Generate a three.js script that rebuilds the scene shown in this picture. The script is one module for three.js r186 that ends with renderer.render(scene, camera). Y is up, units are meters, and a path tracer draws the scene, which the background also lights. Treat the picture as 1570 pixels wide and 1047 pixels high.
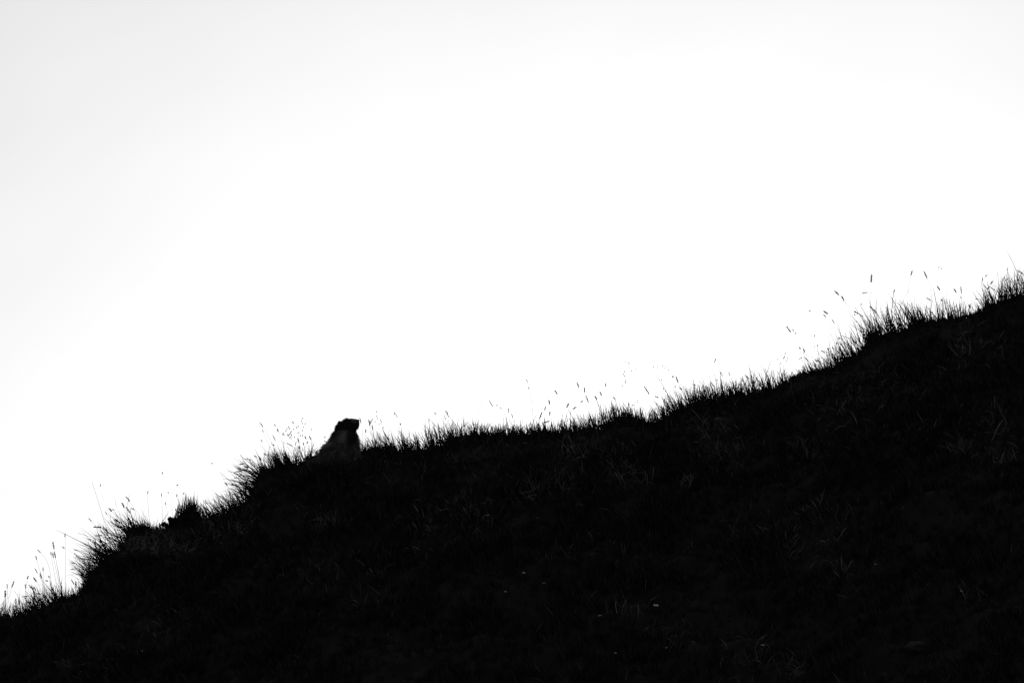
import * as THREE from 'three';
import { MarchingCubes } from 'three/addons/objects/MarchingCubes.js';
import { mergeGeometries } from 'three/addons/utils/BufferGeometryUtils.js';
import { createNoise2D, createNoise3D } from 'simplex-noise';

// ---------------------------------------------------------------- camera, sky, sun, exposure
const W = 1570, HH = 1047, F = 7157;             // picture the crest was surveyed from, focal length in its pixels
const DIST = 20, PITCH = 12 * Math.PI / 180;
const scene = new THREE.Scene();
const camera = new THREE.PerspectiveCamera(2 * Math.atan(HH / 2 / F) * 180 / Math.PI, W / HH, 0.1, 6000);
const CAMY = -DIST * Math.tan(PITCH);
camera.position.set(0, CAMY, DIST);
camera.lookAt(0, 0, 0);
camera.updateMatrixWorld();

const cp = Math.cos(PITCH), sp = Math.sin(PITCH);
function ray(px, py) {                            // direction from the photographer's stand
  const u = (px - W / 2) / F, v = -(py - HH / 2) / F;
  return new THREE.Vector3(u, sp + v * cp, -cp + v * sp).normalize();
}
const sunDir = ray(1040, 800);                     // the sun stands just behind the brow of the hill

// clear mountain air: a bright aureole round the sun that falls off smoothly into a deep sky
const noise2 = createNoise2D(mulberry(11)), noise3 = createNoise3D(mulberry(12));
function mulberry(a) { return () => { a |= 0; a = a + 0x6D2B79F5 | 0; let t = Math.imul(a ^ a >>> 15, 1 | a); t = t + Math.imul(t ^ t >>> 7, 61 | t) ^ t; return ((t ^ t >>> 14) >>> 0) / 4294967296; }; }
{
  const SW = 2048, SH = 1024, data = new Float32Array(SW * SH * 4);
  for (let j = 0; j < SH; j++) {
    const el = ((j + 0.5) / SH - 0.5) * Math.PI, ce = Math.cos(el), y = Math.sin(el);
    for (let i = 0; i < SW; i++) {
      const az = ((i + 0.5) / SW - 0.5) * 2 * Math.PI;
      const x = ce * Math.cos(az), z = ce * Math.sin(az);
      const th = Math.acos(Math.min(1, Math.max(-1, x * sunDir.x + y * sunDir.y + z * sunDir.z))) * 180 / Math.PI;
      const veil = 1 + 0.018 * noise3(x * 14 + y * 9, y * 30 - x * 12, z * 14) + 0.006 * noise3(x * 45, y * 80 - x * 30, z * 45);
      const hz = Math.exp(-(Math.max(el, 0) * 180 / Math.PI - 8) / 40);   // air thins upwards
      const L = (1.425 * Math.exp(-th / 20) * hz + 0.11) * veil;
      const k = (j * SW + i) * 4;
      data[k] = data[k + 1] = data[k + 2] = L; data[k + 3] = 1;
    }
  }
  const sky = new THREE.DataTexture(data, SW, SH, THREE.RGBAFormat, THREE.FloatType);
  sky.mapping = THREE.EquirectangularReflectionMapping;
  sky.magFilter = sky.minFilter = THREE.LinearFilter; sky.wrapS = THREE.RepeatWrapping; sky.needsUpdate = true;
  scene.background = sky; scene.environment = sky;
}
const sun = new THREE.DirectionalLight(0xffffff, 2.4);
sun.position.copy(sunDir).multiplyScalar(60); sun.target.position.set(0, 0, 0);
sun.castShadow = true; sun.shadow.mapSize.set(4096, 4096);
Object.assign(sun.shadow.camera, { left: -7, right: 7, top: 7, bottom: -7, near: 1, far: 140 });
scene.add(sun, sun.target);

const renderer = new THREE.WebGLRenderer({ antialias: true });
renderer.toneMapping = THREE.LinearToneMapping;
renderer.toneMappingExposure = 1;
renderer.shadowMap.enabled = true;

// ---------------------------------------------------------------- helpers
const R = mulberry(20240);
const rr = (a, b) => a + (b - a) * R();
const gauss = () => (R() + R() + R() + R() - 2) * 0.87;
const clamp = (v, a, b) => Math.min(b, Math.max(a, v));
const smooth = (a, b, v) => { const t = clamp((v - a) / (b - a), 0, 1); return t * t * (3 - 2 * t); };
const lerp = (a, b, t) => a + (b - a) * t;
function table(rows, col) { return v => { if (v <= rows[0][0]) return rows[0][col]; for (let i = 1; i < rows.length; i++) if (v <= rows[i][0]) { const t = (v - rows[i - 1][0]) / (rows[i][0] - rows[i - 1][0]); return lerp(rows[i - 1][col], rows[i][col], t); } return rows[rows.length - 1][col]; }; }
const used = {};
function numbered(n) { const k = used[n] = (used[n] ?? -1) + 1; return k ? `${n}_${String(k).padStart(3, '0')}` : n; }
function at(px, py, z) { const d = ray(px, py), t = (z - DIST) / d.z; return new THREE.Vector3(d.x * t, CAMY + d.y * t, z); }
function pixel(x, y, z) { const dx = x, dy = y - CAMY, dz = z - DIST; const dep = -(dz * cp) + dy * sp; const up = dy * cp + dz * sp; return [W / 2 + F * dx / dep, HH / 2 - F * up / dep]; }
const M = (grey, o = {}) => new THREE.MeshPhysicalMaterial({ color: new THREE.Color().setRGB(grey, grey, grey), roughness: 0.95, specularIntensity: 0.25, side: THREE.DoubleSide, ...o });
const MV = (o = {}) => M(1, { vertexColors: true, ...o });
function tag(o, label, category, group, kind) { if (label) o.userData.label = label; if (category) o.userData.category = category; if (group) o.userData.group = group; if (kind) o.userData.kind = kind; return o; }
function shade(o) { o.castShadow = true; o.receiveShadow = true; return o; }
function mesh(name, g, m, parent) { const o = shade(new THREE.Mesh(g, m)); o.name = parent ? name : numbered(name); (parent || scene).add(o); return o; }
function base(name, p) { const o = new THREE.Group(); o.name = numbered(name); o.position.copy(p); scene.add(o); return o; }

class Builder {                                   // collects triangles with grey vertex tones
  constructor() { this.p = []; this.n = []; this.c = []; this.i = []; }
  v(p, n, c) { this.p.push(p.x, p.y, p.z); this.n.push(n.x, n.y, n.z); this.c.push(c, c, c); return this.p.length / 3 - 1; }
  ribbon(pts, widths, side, c) {                  // flat blade along pts, creased a little
    let prev = null;
    for (let k = 0; k < pts.length; k++) {
      const a = pts[Math.max(0, k - 1)], b = pts[Math.min(pts.length - 1, k + 1)];
      const t = b.clone().sub(a).normalize(), s = side.clone().addScaledVector(t, -side.dot(t)).normalize(), n = new THREE.Vector3().crossVectors(s, t);
      const w = widths[k] / 2; let cur;
      if (k === pts.length - 1) { cur = [this.v(pts[k], n, c)]; this.i.push(prev[0], prev[1], cur[0]); }
      else { cur = [this.v(pts[k].clone().addScaledVector(s, -w), n, c), this.v(pts[k].clone().addScaledVector(s, w), n, c)]; if (prev) this.i.push(prev[0], prev[1], cur[1], prev[0], cur[1], cur[0]); }
      prev = cur;
    }
  }
  tube(pts, radii, sides, c) {
    let prev = null; const ref = Math.abs(pts[1].clone().sub(pts[0]).normalize().z) > 0.9 ? new THREE.Vector3(1, 0, 0) : new THREE.Vector3(0, 0, 1);
    for (let k = 0; k < pts.length; k++) {
      const a = pts[Math.max(0, k - 1)], b = pts[Math.min(pts.length - 1, k + 1)];
      const t = b.clone().sub(a).normalize(), s = new THREE.Vector3().crossVectors(t, ref).normalize(), u = new THREE.Vector3().crossVectors(s, t);
      const cur = [];
      for (let q = 0; q < sides; q++) { const A = q / sides * Math.PI * 2, n = s.clone().multiplyScalar(Math.cos(A)).addScaledVector(u, Math.sin(A)); cur.push(this.v(pts[k].clone().addScaledVector(n, radii[k]), n, c)); }
      if (prev) for (let q = 0; q < sides; q++) { const q2 = (q + 1) % sides; this.i.push(prev[q], prev[q2], cur[q2], prev[q], cur[q2], cur[q]); }
      prev = cur;
    }
  }
  geo() { const g = new THREE.BufferGeometry(); g.setAttribute('position', new THREE.Float32BufferAttribute(this.p, 3)); g.setAttribute('normal', new THREE.Float32BufferAttribute(this.n, 3)); g.setAttribute('color', new THREE.Float32BufferAttribute(this.c, 3)); g.setIndex(this.i); return g; }
}
const V = (x, y, z) => new THREE.Vector3(x, y, z);

// ---------------------------------------------------------------- the hill
// crest as surveyed: [along, down, turf thickness]
const CR = [[-400, 1085, 8], [-200, 1010, 8], [-60, 962, 8], [0, 948, 9], [20, 944, 9], [52, 943, 9], [60, 939, 9], [77, 922, 9], [86, 916, 9], [95, 912, 8], [107, 915, 7], [120, 915, 6], [130, 908, 6], [133, 896, 3], [139, 884, 3], [152, 873, 4], [163, 860, 4], [179, 846, 4], [193, 830, 4], [202, 816, 4], [216, 811, 4], [240, 809, 4], [251, 807, 5], [268, 804, 4], [282, 802, 4], [300, 803, 5], [311, 804, 6], [316, 800, 7], [328, 793, 8], [345, 785, 8], [362, 778, 8], [379, 772, 8], [386, 764, 4], [390, 748, 3], [394, 732, 2], [399, 720, 2], [410, 719, 2], [421, 720, 2], [439, 720, 3], [451, 714, 4], [459, 709, 6], [467, 703, 5], [475, 697, 4], [487, 695, 3], [505, 697, 3], [530, 696, 3], [553, 692, 3], [568, 690, 5], [578, 688, 7], [590, 690, 7], [612, 689, 8], [640, 690, 9], [661, 687, 9], [684, 684, 10], [694, 675, 9], [708, 669, 9], [737, 666, 9], [772, 665, 9], [806, 665, 9], [829, 662, 9], [863, 662, 9], [886, 659, 9], [909, 656, 8], [928, 650, 8], [944, 643, 7], [967, 641, 7], [985, 643, 7], [996, 650, 7], [1014, 649, 8], [1030, 638, 9], [1048, 628, 9], [1067, 622, 9], [1085, 618, 9], [1110, 613, 9], [1126, 611, 9], [1149, 606, 9], [1172, 599, 8], [1193, 592, 7], [1204, 587, 5], [1214, 582, 3], [1223, 576, 2], [1240, 572, 2], [1263, 568, 4], [1287, 562, 5], [1304, 548, 6], [1323, 533, 6], [1335, 521, 5], [1345, 516, 5], [1364, 512, 4], [1388, 507, 4], [1403, 499, 4], [1420, 495, 4], [1444, 490, 4], [1468, 489, 4], [1490, 485, 2], [1502, 481, 2], [1514, 471, 3], [1529, 465, 3], [1548, 459, 3], [1570, 452, 3], [1640, 430, 4], [1800, 385, 5], [2000, 340, 5]];
const zc = x => 0.16 * Math.sin(1.15 * x + 0.5) + 0.07 * Math.sin(3.1 * x + 2.0);
const crestPts = CR.map(([a, b, th]) => { let z = 0, p; for (let k = 0; k < 4; k++) { p = at(a, b + th * 0.9, z); z = zc(p.x); } return p; });
const CX0 = -3.6, CX1 = 3.6, CN = 1440, crestArr = new Float32Array(CN + 1), crestSm = new Float32Array(CN + 1);
{
  const rows = crestPts.map(p => [p.x, p.y]); const f = table(rows, 1);
  for (let i = 0; i <= CN; i++) crestArr[i] = f(CX0 + (CX1 - CX0) * i / CN);
  const tmp = crestArr.slice();                   // round the survey's corners
  for (let i = 0; i <= CN; i++) { let s = 0, w = 0; for (let k = -3; k <= 3; k++) { const j = clamp(i + k, 0, CN); s += tmp[j]; w++; } crestArr[i] = s / w; }
  for (let i = 0; i <= CN; i++) { let s = 0, w = 0; for (let k = -160; k <= 160; k += 4) { const x = CX0 + (CX1 - CX0) * (i + k) / CN; const g = Math.exp(-k * k / 5000); s += f(x) * g; w += g; } crestSm[i] = s / w; }
}
function crestAt(arr, x) { if (x < CX0) return arr[0] + (arr === crestSm ? 0 : 0) - 0.22 * Math.min(CX0 - x, 16); if (x > CX1) return arr[CN] + 0.25 * Math.min(x - CX1, 12); const u = (x - CX0) / (CX1 - CX0) * CN, i = Math.min(CN - 1, Math.floor(u)); return lerp(arr[i], arr[i + 1], u - i); }
const smax = (a, b, k) => { const h = Math.max(k - Math.abs(a - b), 0) / k; return Math.max(a, b) + h * h * k * 0.25; };
function hill(x, z) {
  const c = crestAt(crestArr, x), cs = crestAt(crestSm, x), t = z - zc(clamp(x, -6, 6));
  const e = clamp((cs - CAMY) / DIST, 0.08, 0.32), k = 0.5;
  let f;
  if (t > 0) { const tm = (0.67 - e) / (2 * k); f = t < tm ? -(e * t + k * t * t) : -(e * tm + k * tm * tm) - 0.67 * (t - tm); }
  else { const s = -t, tm = (0.45 + e) / (2 * k); f = s < tm ? e * s - k * s * s : e * tm - k * tm * tm - 0.45 * (s - tm); }
  let y = cs + (c - cs) * Math.exp(-(t * t) / 0.2) + f;
  const off = smooth(0.12, 0.8, Math.abs(t));
  y += off * (0.035 * noise2(x * 1.7, z * 1.7 + 5) + 0.022 * noise2(x * 4.3 + 9, z * 4.3)) + 0.007 * noise2(x * 14, z * 14) + 0.004 * noise2(x * 37, z * 37);
  const valley = (z > 0 ? CAMY - 1.55 : CAMY - 5) + 0.12 * noise2(x * 0.12, z * 0.12) + 0.02 * noise2(x * 1.1, z * 1.1);
  return smax(y, valley, 1.2);
}
function ground(px, py, lift = 0) {               // where a sight line meets the slope
  const d = ray(px, py); let t0 = 14;
  for (let t = 14; t < 24; t += 0.01) { const y = CAMY + d.y * t, x = d.x * t, z = DIST + d.z * t; if (y < hill(x, z) + lift) { t0 = t; break; } }
  return V(d.x * t0, CAMY + d.y * t0, DIST + d.z * t0);
}
const axis = (dense0, dense1, step, far) => { const a = []; for (let v = dense0; v <= dense1 + 1e-6; v += step) a.push(v); let s = step; let v = dense1; while (v < far) { s *= 1.28; v += s; a.push(v); } s = step; v = dense0; while (v > -far) { s *= 1.28; v -= s; a.unshift(v); } return a; };
{
  const xs = axis(-3.3, 3.3, 0.02, 1800), zs = axis(-1.1, 4.4, 0.024, 1800), pos = [], col = [], idx = [], uv = [];
  for (const z of zs) for (const x of xs) {
    pos.push(x, hill(x, z), z); uv.push(x, z);
    const g = 0.02 * (1 + 0.3 * noise2(x * 6, z * 6) + 0.25 * noise2(x * 31, z * 31)); col.push(g, g, g);
  }
  const nx = xs.length;
  for (let j = 0; j < zs.length - 1; j++) for (let i = 0; i < nx - 1; i++) { const a = j * nx + i; idx.push(a, a + nx, a + 1, a + 1, a + nx, a + nx + 1); }
  const g = new THREE.BufferGeometry(); g.setAttribute('position', new THREE.Float32BufferAttribute(pos, 3)); g.setAttribute('color', new THREE.Float32BufferAttribute(col, 3)); g.setAttribute('uv', new THREE.Float32BufferAttribute(uv, 2)); g.setIndex(idx); g.computeVertexNormals();
  tag(mesh('hillside', g, MV()), 'steep dark grassy hillside rising to the right', 'hillside', null, 'structure');
}

// ---------------------------------------------------------------- turf: blades nobody could count
function bladeGeo(bend, width, seed) {            // unit-length blade along +y that bends towards +x
  const b = new Builder(), q = mulberry(seed), pts = [], ws = [], n = 5;
  for (let k = 0; k < n; k++) { const t = k / (n - 1); pts.push(V(bend * t * t + 0.03 * (q() - 0.5), t * (1 - 0.3 * bend * bend * t), 0.06 * (q() - 0.5))); ws.push(width * (1 - 0.75 * t * t)); }
  b.ribbon(pts, ws, V(0, 0, 1), 1); return b.geo();
}
function tuftGeo(seed, n, spread, width) {        // a little tuft, unit height
  const b = new Builder(), q = mulberry(seed);
  for (let i = 0; i < n; i++) {
    const az = q() * 6.283, lean = 0.15 + 0.75 * q() * q(), h = 0.45 + 0.6 * q(), bend = 0.2 + 0.7 * q(), o = V((q() - 0.5) * spread, -0.06, (q() - 0.5) * spread), pts = [], ws = [];
    for (let k = 0; k < 4; k++) { const t = k / 3, r = h * (lean * t * 0.6 + bend * 0.45 * t * t); pts.push(V(o.x + Math.cos(az) * r, o.y + h * t * (1 - 0.22 * bend * t), o.z + Math.sin(az) * r)); ws.push(width * (1 - 0.7 * t * t)); }
    b.ribbon(pts, ws, V(-Math.sin(az + 0.5 * q()), 0, Math.cos(az)), 0.7 + 0.6 * q());
  }
  return b.geo();
}
const m4 = new THREE.Matrix4(), qt = new THREE.Quaternion(), q2 = new THREE.Quaternion(), colr = new THREE.Color(), UP = V(0, 1, 0);
function scatter(name, label, category, variants, material, items) {   // items: [pos, quaternion, scale vec, tone]
  const g = new THREE.Group(); g.name = numbered(name); scene.add(g); tag(g, label, category, null, 'stuff');
  variants.forEach((geo, vi) => {
    const list = items.filter((_, i) => i % variants.length === vi); if (!list.length) return;
    const im = shade(new THREE.InstancedMesh(geo, material, list.length)); im.name = category.replace(/ /g, '_') + '_blades'; im.userData.kind = 'stuff';
    list.forEach(([p, q, s, c], i) => { m4.compose(p, q, s); im.setMatrixAt(i, m4); im.setColorAt(i, colr.setRGB(c, c, c)); });
    g.add(im);
  });
}
function orient(leanLeft, leanFront, spin) {      // lean in the picture plane (radians, + to the left) and towards the viewer
  qt.setFromEuler(new THREE.Euler(leanFront, 0, leanLeft, 'ZXY')); q2.setFromAxisAngle(UP, spin); return qt.clone().multiply(q2);
}
function slopeLean(x) { const a = (crestAt(crestArr, x + 0.08) - crestAt(crestArr, x - 0.08)) / 0.16; return Math.atan(a); }

const turfM = MV();
{
  const items = [];
  for (let i = 0; i < 80000; i++) {
    const x = rr(-3.9, 3.9), z = i < 64000 ? rr(-0.9, 4.6) * 1 : rr(-0.6, 1.6);
    const dens = 0.8 + 0.5 * noise2(x * 2.3, z * 2.3) + 0.35 * noise2(x * 7, z * 7);
    if (R() > dens) continue;
    const t = z - zc(x), px = pixel(x, 0, z)[0];
    let h = 0.05 * (1 + 0.5 * noise2(x * 1.9 + 20, z * 1.9)) * rr(0.7, 1.4);
    if (Math.abs(t) < 0.35) h *= px > 1200 ? 0.42 : px > 470 && px < 565 ? 0.35 : px > 240 && px < 312 ? 0.35 : 0.72;
    else if (t < 0) h *= 0.6;
    items.push([V(x, hill(x, z) - 0.004, z), orient(0.45 * slopeLean(x) + 0.12 + 0.18 * gauss(), 0.25 + 0.2 * gauss(), rr(0, 6.28)), V(h, h, h), 0.034 * rr(0.5, 1.6)]);
  }
  scatter('meadow_turf', 'dense dark short turf covering the whole hillside', 'turf', [1, 2, 3, 4, 5, 6].map(s => tuftGeo(s, 13, 0.5, 0.05)), turfM, items);
}
// longer single blades along the brow: [along, length, lean left (degrees), share]
const BR = [[-200, 26, 20, 1], [0, 26, 6, 0.9], [40, 24, 12, 0.9], [60, 32, 28, 1], [90, 26, 22, 1], [108, 16, 8, 0.5], [128, 20, 20, 0.6], [138, 28, 48, 0.9], [170, 40, 54, 1], [200, 36, 42, 1], [228, 17, 32, 0.9], [250, 10, 12, 0.5], [282, 16, 2, 0.6], [308, 20, 4, 0.7], [318, 24, 32, 0.9], [345, 30, 34, 1], [380, 32, 38, 1], [395, 36, 64, 1.2], [408, 26, 34, 1], [425, 23, 18, 0.9], [438, 30, 26, 0.9], [455, 27, 6, 0.5], [475, 20, 8, 0.4], [487, 10, 8, 0.5], [530, 8, 4, 0.5], [555, 14, 10, 0.5], [575, 28, 20, 0.55], [600, 32, 24, 0.7], [640, 29, 16, 0.8], [680, 34, 14, 1], [708, 26, 10, 1.1], [740, 21, 6, 1.2], [790, 19, 4, 1.2], [850, 21, 8, 1.1], [900, 24, 12, 1], [945, 24, 6, 1.1], [985, 20, 10, 1.1], [1010, 22, 18, 1.2], [1040, 33, 24, 1.4], [1080, 29, 14, 1.4], [1120, 28, 8, 1.4], [1160, 30, 16, 1.3], [1195, 26, 4, 0.8], [1218, 10, 10, 0.5], [1240, 16, 22, 0.45], [1265, 22, 22, 0.6], [1300, 28, 28, 0.75], [1340, 37, 20, 0.55], [1400, 38, 18, 0.55], [1440, 29, 6, 0.5], [1480, 24, 4, 0.45], [1497, 12, 8, 0.3], [1516, 32, 10, 0.55], [1560, 33, 4, 0.6], [1800, 32, 8, 0.7]];
const bLen = table(BR, 1), bLean = table(BR, 2), bShare = table(BR, 3);
{
  const items = [];
  for (let i = 0; i < 34000; i++) {
    const x = rr(-3.3, 3.3), t = rr(-0.22, 0.3) * (0.4 + 0.6 * R()), z = zc(x) + t, px = pixel(x, crestAt(crestArr, x), z)[0];
    const clump = 0.55 + 0.6 * noise2(x * 13, z * 5) + 0.3 * noise2(x * 34 + 7, z * 9);
    if (R() > bShare(px) * clump) continue;
    const long = R() < 0.07 ? rr(1.2, 1.7) : 1, h = bLen(px) / 350 * (0.35 + 1.05 * Math.pow(R(), 1.25)) * long * 1.22;
    items.push([V(x, hill(x, z) - 0.006, z), orient(bLean(px) * Math.PI / 180 + 0.42 * gauss(), 0.1 + 0.25 * gauss(), rr(0, 6.28)), V(h, h, rr(0.0022, 0.0042)), 0.038 * rr(0.6, 1.4)]);
  }
  const gs = [0.1, 0.2, 0.34, 0.5, 0.72].map((b, i) => bladeGeo(b, 1, 90 + i));
  scatter('crest_grass', 'fringe of long dark grass blades along the skyline', 'grass', gs, turfM, items);
}
// dry, paler blades lying among the green: [along, down, spread, amount]
{
  const items = [], dry = [[222, 832, 22, 40], [190, 838, 14, 16], [262, 842, 26, 36], [240, 812, 14, 14], [300, 815, 10, 8], [330, 815, 30, 40], [365, 800, 24, 24], [505, 800, 22, 40], [640, 815, 50, 40], [720, 780, 45, 60], [810, 740, 40, 55], [850, 735, 30, 40], [885, 680, 30, 36], [900, 690, 40, 30], [960, 715, 45, 70], [1050, 735, 14, 20], [1080, 650, 50, 50], [1110, 690, 45, 40], [1235, 688, 20, 36], [1290, 625, 50, 50], [1360, 590, 45, 44], [1440, 560, 40, 40], [1475, 685, 20, 26], [1500, 530, 40, 28], [1520, 640, 40, 34], [1400, 660, 40, 34], [1540, 700, 30, 24], [1270, 780, 40, 22], [1240, 830, 40, 20], [1290, 872, 18, 18], [1500, 905, 24, 14], [130, 1022, 30, 14], [150, 1010, 40, 12], [260, 950, 50, 18], [560, 880, 60, 22], [960, 930, 30, 16], [1030, 975, 35, 22], [1150, 1000, 40, 18], [1225, 1015, 22, 18], [900, 830, 90, 30], [1190, 815, 60, 24], [470, 860, 60, 24], [700, 690, 50, 20], [620, 720, 60, 16]];
  for (const [a, b, s, n] of dry) for (let i = 0; i < n * 2.6; i++) {
    const p = ground(a + gauss() * s * 1.25, b + gauss() * s * 0.7, 0.03); p.y = hill(p.x, p.z) + rr(0, 0.018);
    const h = rr(0.018, 0.07);
    items.push([p, orient(1.1 * gauss() + 0.15, rr(0.1, 1.1), rr(0, 6.28)), V(h, h, rr(0.0014, 0.0028)), 0.1 + 0.45 * R() * R()]);
  }
  for (let i = 0; i < 13000; i++) {
    const x = rr(-3.6, 3.6), z = 0.2 + 4.2 * Math.pow(R(), 1.7); if (R() > (0.3 + 0.5 * noise2(x * 1.5 + 3, z * 1.5) + 0.3 * noise2(x * 5, z * 5 + 8))) continue; const h = rr(0.015, 0.06);
    items.push([V(x, hill(x, z) + rr(0, 0.025), z), orient(1.0 * gauss(), rr(0.1, 1.1), rr(0, 6.28)), V(h, h, rr(0.0014, 0.0028)), 0.06 + 0.28 * R() * R()]);
  }
  scatter('dry_grass', 'pale withered blades scattered through the dark slope', 'dry grass', [0.3, 0.6, 0.9].map((b, i) => bladeGeo(b, 1, 60 + i)), turfM, items);
}
// low herb leaves hugging the soil
function leafGeo(seed) { const b = new Builder(), q = mulberry(seed), pts = []; for (let k = 0; k < 5; k++) pts.push(V(0.12 * Math.sin(k), k / 4, 0.25 * Math.sin(k / 4 * 2.4) + 0.05 * q())); b.ribbon(pts, [0.15, 0.5, 0.62, 0.4, 0], V(1, 0, 0.2), 1); return b.geo(); }
const leafVariants = [7, 8, 9].map(leafGeo);
{
  const items = [];
  for (let i = 0; i < 15000; i++) {
    const x = rr(-3.3, 3.3), near = i < 5000, z = near ? zc(x) + rr(-0.15, 0.25) : rr(0, 4.3), px = pixel(x, 0, z)[0];
    if (near && px < 1190 && R() < 0.6) continue; if (!near && R() > 0.4 + 0.6 * noise2(x * 3 + 40, z * 3)) continue;
    const h = rr(0.007, 0.018);
    items.push([V(x, hill(x, z) + rr(-0.002, 0.008), z), orient(0.8 * gauss(), 0.5 + 0.6 * gauss(), rr(0, 6.28)), V(h, h, h), 0.045 * rr(0.6, 1.4)]);
  }
  scatter('low_herbs', 'tiny dark leaves of low herbs hugging the soil', 'herbs', leafVariants, turfM, items);
}

// ---------------------------------------------------------------- grass tussocks
function tussock(px, py, n, h, spreadDeg, lean, wide, label) {
  const z = zc(at(px, py, 0).x) + 0.03, p = at(px, py, z); p.y = hill(p.x, z) - 0.006;
  const root = base('grass_tussock', p); tag(root, label, 'tussock', 'grass tussocks on the skyline');
  const b = new Builder(), core = new Builder();
  for (let i = 0; i < n; i++) {
    const inner = i < n * 0.45, s = gauss(), a = lean + s * spreadDeg * Math.PI / 180, d = 0.5 * gauss(), L = h * (inner ? rr(0.18, 0.5) : 0.36 + 0.78 * Math.pow(R(), 1.4)) * (1 - 0.2 * Math.abs(s)), o = V(s * wide * 0.5 + gauss() * wide * 0.2, -0.004, gauss() * wide * 0.4), pts = [], ws = [], w = rr(0.003, 0.0048), cv = 0.25 * gauss();
    for (let k = 0; k < 5; k++) { const t = k / 4; pts.push(V(o.x - Math.sin(a + cv * t) * L * t, o.y + Math.cos(a + cv * t) * L * t, o.z + d * L * t)); ws.push(w * (1 - 0.7 * t * t)); }
    (inner ? core : b).ribbon(pts, ws, V(rr(-1, 1), 0, rr(-0.6, 0.6)), 0.036 * rr(0.6, 1.4));
  }
  const o = mesh('outer_blades', b.geo(), turfM, root); o.userData.kind = 'stuff'; const c = mesh('inner_blades', core.geo(), turfM, root); c.userData.kind = 'stuff';
}
tussock(291, 804, 950, 0.15, 20, 0.03, 0.14, 'dense upright spiky tussock standing alone left of the marmot');
tussock(437, 722, 220, 0.13, 9, 0.5, 0.045, 'narrow slanting tussock on the mound behind the marmot');
tussock(448, 718, 160, 0.11, 9, 0.42, 0.04, 'shorter slanting tussock closest behind the marmot\'s back');
tussock(960, 646, 260, 0.062, 26, 0.05, 0.13, 'low rounded tussock making a small hump mid skyline');
tussock(1345, 517, 120, 0.115, 20, 0.3, 0.09, 'thin ragged tussock at the step on the right skyline');
tussock(1412, 498, 90, 0.12, 14, 0.3, 0.10, 'open bristly tussock halfway up the right skyline');
tussock(1522, 468, 46, 0.09, 12, 0.12, 0.09, 'sparse upright tussock nearest the right picture edge');
tussock(215, 814, 160, 0.075, 22, 0.5, 0.10, 'dense tussock leaning left above the left bank');

// ---------------------------------------------------------------- leafy plants
function leafy(px, py, rx, ry, n, size, label) {
  const z = zc(at(px, py, 0).x) + 0.04, p = at(px, py, z); p.y = hill(p.x, z) - 0.004;
  const root = base('leafy_plant', p); tag(root, label, 'plant', 'low leafy plants');
  const st = new Builder(), lv = [];
  const proto = leafVariants;
  for (let s = 0; s < 14; s++) {
    const a = rr(-1, 1), d = rr(-0.7, 0.7), top = V(a * rx, ry * Math.sqrt(Math.max(0.1, 1 - a * a)) * rr(0.75, 1.08), d * rx * 0.7);
    st.tube([V(a * rx * 0.4, -0.01, d * rx * 0.3), top.clone().multiplyScalar(0.5), top], [0.0012, 0.001, 0.0006], 4, 0.04);
    for (let k = 0; k < n / 14; k++) {
      const t = 0.25 + 0.8 * Math.sqrt(R()), g = proto[k % 3].clone(), h = size * rr(0.6, 1.3);
      m4.compose(top.clone().multiplyScalar(t).add(V(gauss() * 0.006, gauss() * 0.003, gauss() * 0.006)), orient(0.9 * gauss(), 0.9 * gauss(), rr(0, 6.28)), V(h, h, h)); g.applyMatrix4(m4);
      const c = g.attributes.color, tone = 0.036 * rr(0.6, 1.4); for (let i = 0; i < c.array.length; i++) c.array[i] = tone; lv.push(g);
    }
  }
  mesh('stems', st.geo(), turfM, root); const l = mesh('leaves', mergeGeometries(lv), turfM, root); l.userData.kind = 'stuff';
}
leafy(265, 806, 0.05, 0.044, 760, 0.011, 'low dark leafy cushion plant touching the spiky tussock');
leafy(139, 899, 0.024, 0.036, 260, 0.009, 'rounded small-leaved plant on the steep left bank');
leafy(1222, 579, 0.03, 0.010, 160, 0.008, 'flat leafy mat on the bare step right of centre');
leafy(1432, 494, 0.03, 0.012, 160, 0.008, 'small leafy mat high on the right skyline');

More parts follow.
